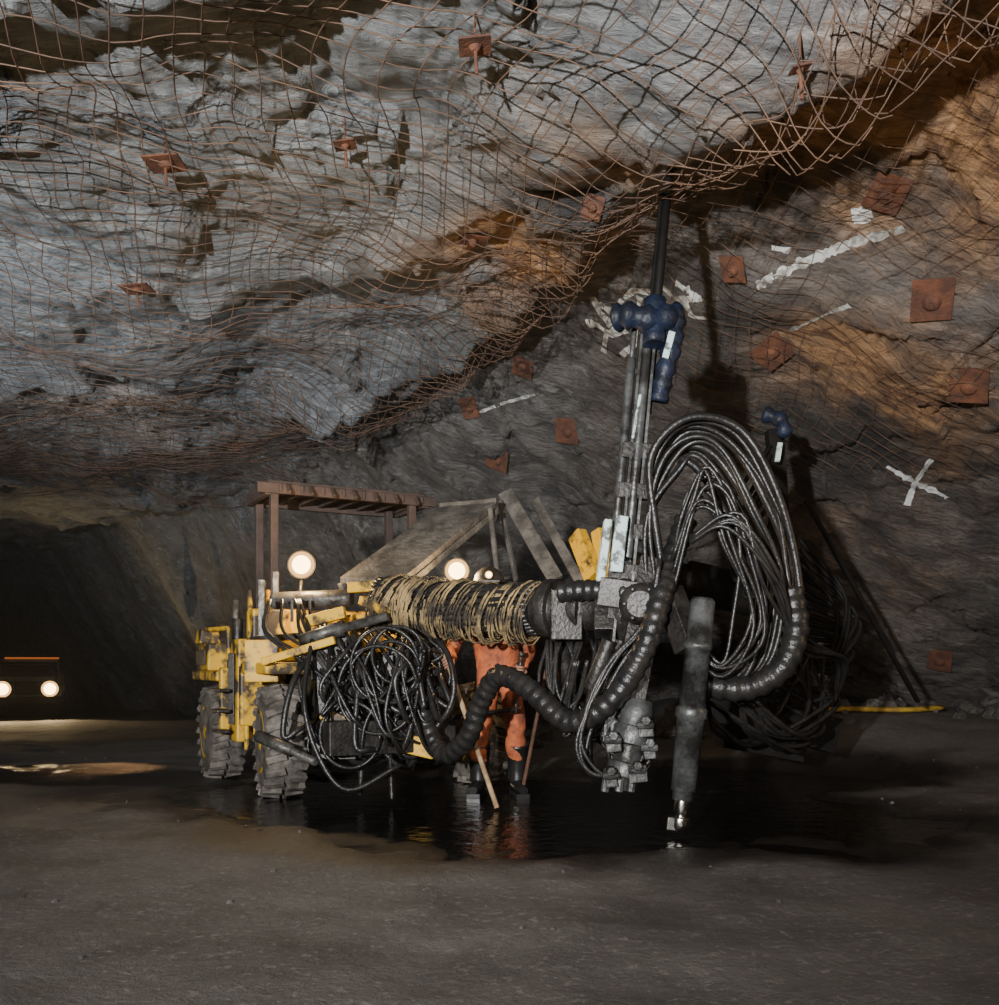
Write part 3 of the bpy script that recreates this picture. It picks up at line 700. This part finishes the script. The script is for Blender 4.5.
g=B(); g.rod(lc+Vector((.015,.015,.12)),lc+Vector((-.03,-.03,-.3)),.013,10); g.ball(lc+Vector((.015,.015,.13)),.025); g.rod(lc+Vector((-.03,-.03,-.28)),lc+Vector((-.5,-.05,-.34)),.02); g.done('control_lever','dark',rig)

# ================================================================ UTILITY TRUCK
tk=empty('utility_truck'); T0=Vector((-12.45,25,0)); T0.z=floorz(T0.x,T0.y-.8)
tf=Vector((.40,-.917,0)).normalized(); tl=Vector((.917,.40,0))
def T(a,b_,c): return T0+tf*a+tl*b_+VZ*c
def tb(g,a0,a1,b0,b1,c0,c1,ta0=0,ta1=0,tw=0):
    g.hexa([T(a0,b0,c0),T(a0,b1,c0),T(a1,b1,c0),T(a1,b0,c0),T(a0+ta0,b0+tw,c1),T(a0+ta0,b1-tw,c1),T(a1-ta1,b1-tw,c1),T(a1-ta1,b0+tw,c1)])
g=B(); tb(g,-3.6,0,-.85,.85,.5,.85); tb(g,-1.1,-.02,-.72,.72,.85,1.12,0,.06,.04); tb(g,-2.5,-1.1,-.8,.8,.85,1.1); tb(g,-2.5,-1.3,-.72,.72,1.5,1.58)
for b_ in(-.76,.76):
    g.beam(T(-1.15,b_,1.1),T(-1.4,b_*.93,1.52),.06,.06); g.beam(T(-2.45,b_,1.1),T(-2.4,b_*.93,1.52),.06,.06)
    tb(g,-1.0,-.1,min(b_,b_*1.2),max(b_,b_*1.2),.72,.88,.15,.05)
tb(g,-3.6,-2.5,-.85,-.78,.85,1.15); tb(g,-3.6,-2.5,.78,.85,.85,1.15); tb(g,-3.6,-3.52,-.85,.85,.85,1.15)
g.done('cab_and_body','truck',tk,.03)
g=B(); tb(g,.0,.14,-.92,.92,.42,.6); tb(g,-.02,.02,-.45,.45,.64,1.0)
for i in range(7): g.beam(T(.03,-.4+.13*i,.66),T(.03,-.4+.13*i,.98),.03,.02)
for a in(-.6,-2.9):
    for b_ in(-.75,.75): g.cyl(T(a,b_-.12,.37),T(a,b_+.12,.37),[(0,.22),(.05,.34),(.2,.38),(.8,.38),(.95,.34),(1,.22)],22)
g.done('bumper_grille_wheels','black',tk,.01)
g=B(); g.hexa([T(-1.14,-.7,1.12),T(-1.14,.7,1.12),T(-1.12,.7,1.12),T(-1.12,-.7,1.12),T(-1.38,-.66,1.5),T(-1.38,.66,1.5),T(-1.36,.66,1.5),T(-1.36,-.66,1.5)]); g.done('windscreen','glass',tk)
for nm,b_ in(('headlight_right',-.56),('headlight_left',.56)): lamp(T(.06,b_,.80),.16,nm,tk,'lamp',tf)
g=B(); g.beam(T(-1.28,-.6,1.62),T(-1.28,.75,1.62),.06,.05); g.done('amber_light_bar','amber',tk)

# ================================================================ AIR + LIGHTS
hz=bpy.data.materials.new('dusty_air'); hz.use_nodes=True; nt=hz.node_tree; nt.nodes.remove(nt.nodes['Principled BSDF'])
vs=nt.nodes.new('ShaderNodeVolumeScatter'); vs.inputs['Density'].default_value=.0028; vs.inputs['Anisotropy'].default_value=.1
nt.links.new(vs.outputs[0],nt.nodes['Material Output'].inputs['Volume'])
g=B(); g.hexa([(-16,6,-.6),(12,6,-.6),(12,34,-.6),(-16,34,-.6),(-16,6,5.3),(12,6,5.3),(12,34,5.3),(-16,34,5.3)]); g.done('dust_haze',hz)
def light(kind,name,loc,energy,col,size=.3,aim=None,spot=None,blend=.6):
    d=bpy.data.lights.new(name,kind); d.energy=energy; d.color=col
    if kind=='AREA': d.size=size
    else: d.shadow_soft_size=size
    if kind=='SPOT': d.spot_size=math.radians(spot); d.spot_blend=blend
    o=bpy.data.objects.new(name,d); o.location=loc; scene.collection.objects.link(o)
    if aim is not None: o.rotation_euler=(Vector(aim)-Vector(loc)).to_track_quat('-Z','Y').to_euler()
    return o
light('SPOT','photographer_flash',(-2.2,-3.0,1.7),8600,(1,.99,.97),.10,(-.2,8,4.7),74,.9)
light('SPOT','photographer_fill_flash',(1.2,-2.2,2.2),820,(1,.96,.90),.22,(.7,6,.2),54,1.0)
light('SPOT','roof_fill_spot',(-7.5,5.0,1.0),1900,(.95,.98,1),.2,(-4.8,10.8,4.8),72,.9)  # unseen spot added off to the left to brighten the far roof
light('AREA','wall_work_light',(6.5,3.6,2.4),70,(1,.66,.38),.3,(4.0,6.0,4.4))
light('POINT','work_lamp_light_right',S(302,565,7.7)+Vector((0,-.18,0)),60,(1,.66,.30),.06)
light('POINT','work_lamp_light_left',S(457,571,7.5)+Vector((0,-.18,0)),45,(1,.66,.30),.06)
light('SPOT','floor_glow_spot',(-3.3,10.2,1.3),230,(1,.55,.24),.06,(-3.75,9.1,0),36,.8)  # added warm spot standing in for the orange glow on the floor
for nm,b_ in(('a',-.56),('b',.56)): light('SPOT','truck_beam_'+nm,T(.3,b_,.80),200,(1,.72,.38),.08,T(6,b_,.9),150)
w=bpy.data.worlds.new('world'); scene.world=w; w.use_nodes=True
w.node_tree.nodes['Background'].inputs[0].default_value=(.5,.6,.75,1); w.node_tree.nodes['Background'].inputs[1].default_value=.01
cam=bpy.data.cameras.new('camera'); co=bpy.data.objects.new('camera',cam); scene.collection.objects.link(co)
co.location=EYE; co.rotation_euler=(math.pi/2,0,0); cam.sensor_fit='HORIZONTAL'; cam.sensor_width=36; cam.lens=36*F/999; cam.shift_y=162.5/999
cam.clip_start=.05; cam.clip_end=200; scene.camera=co
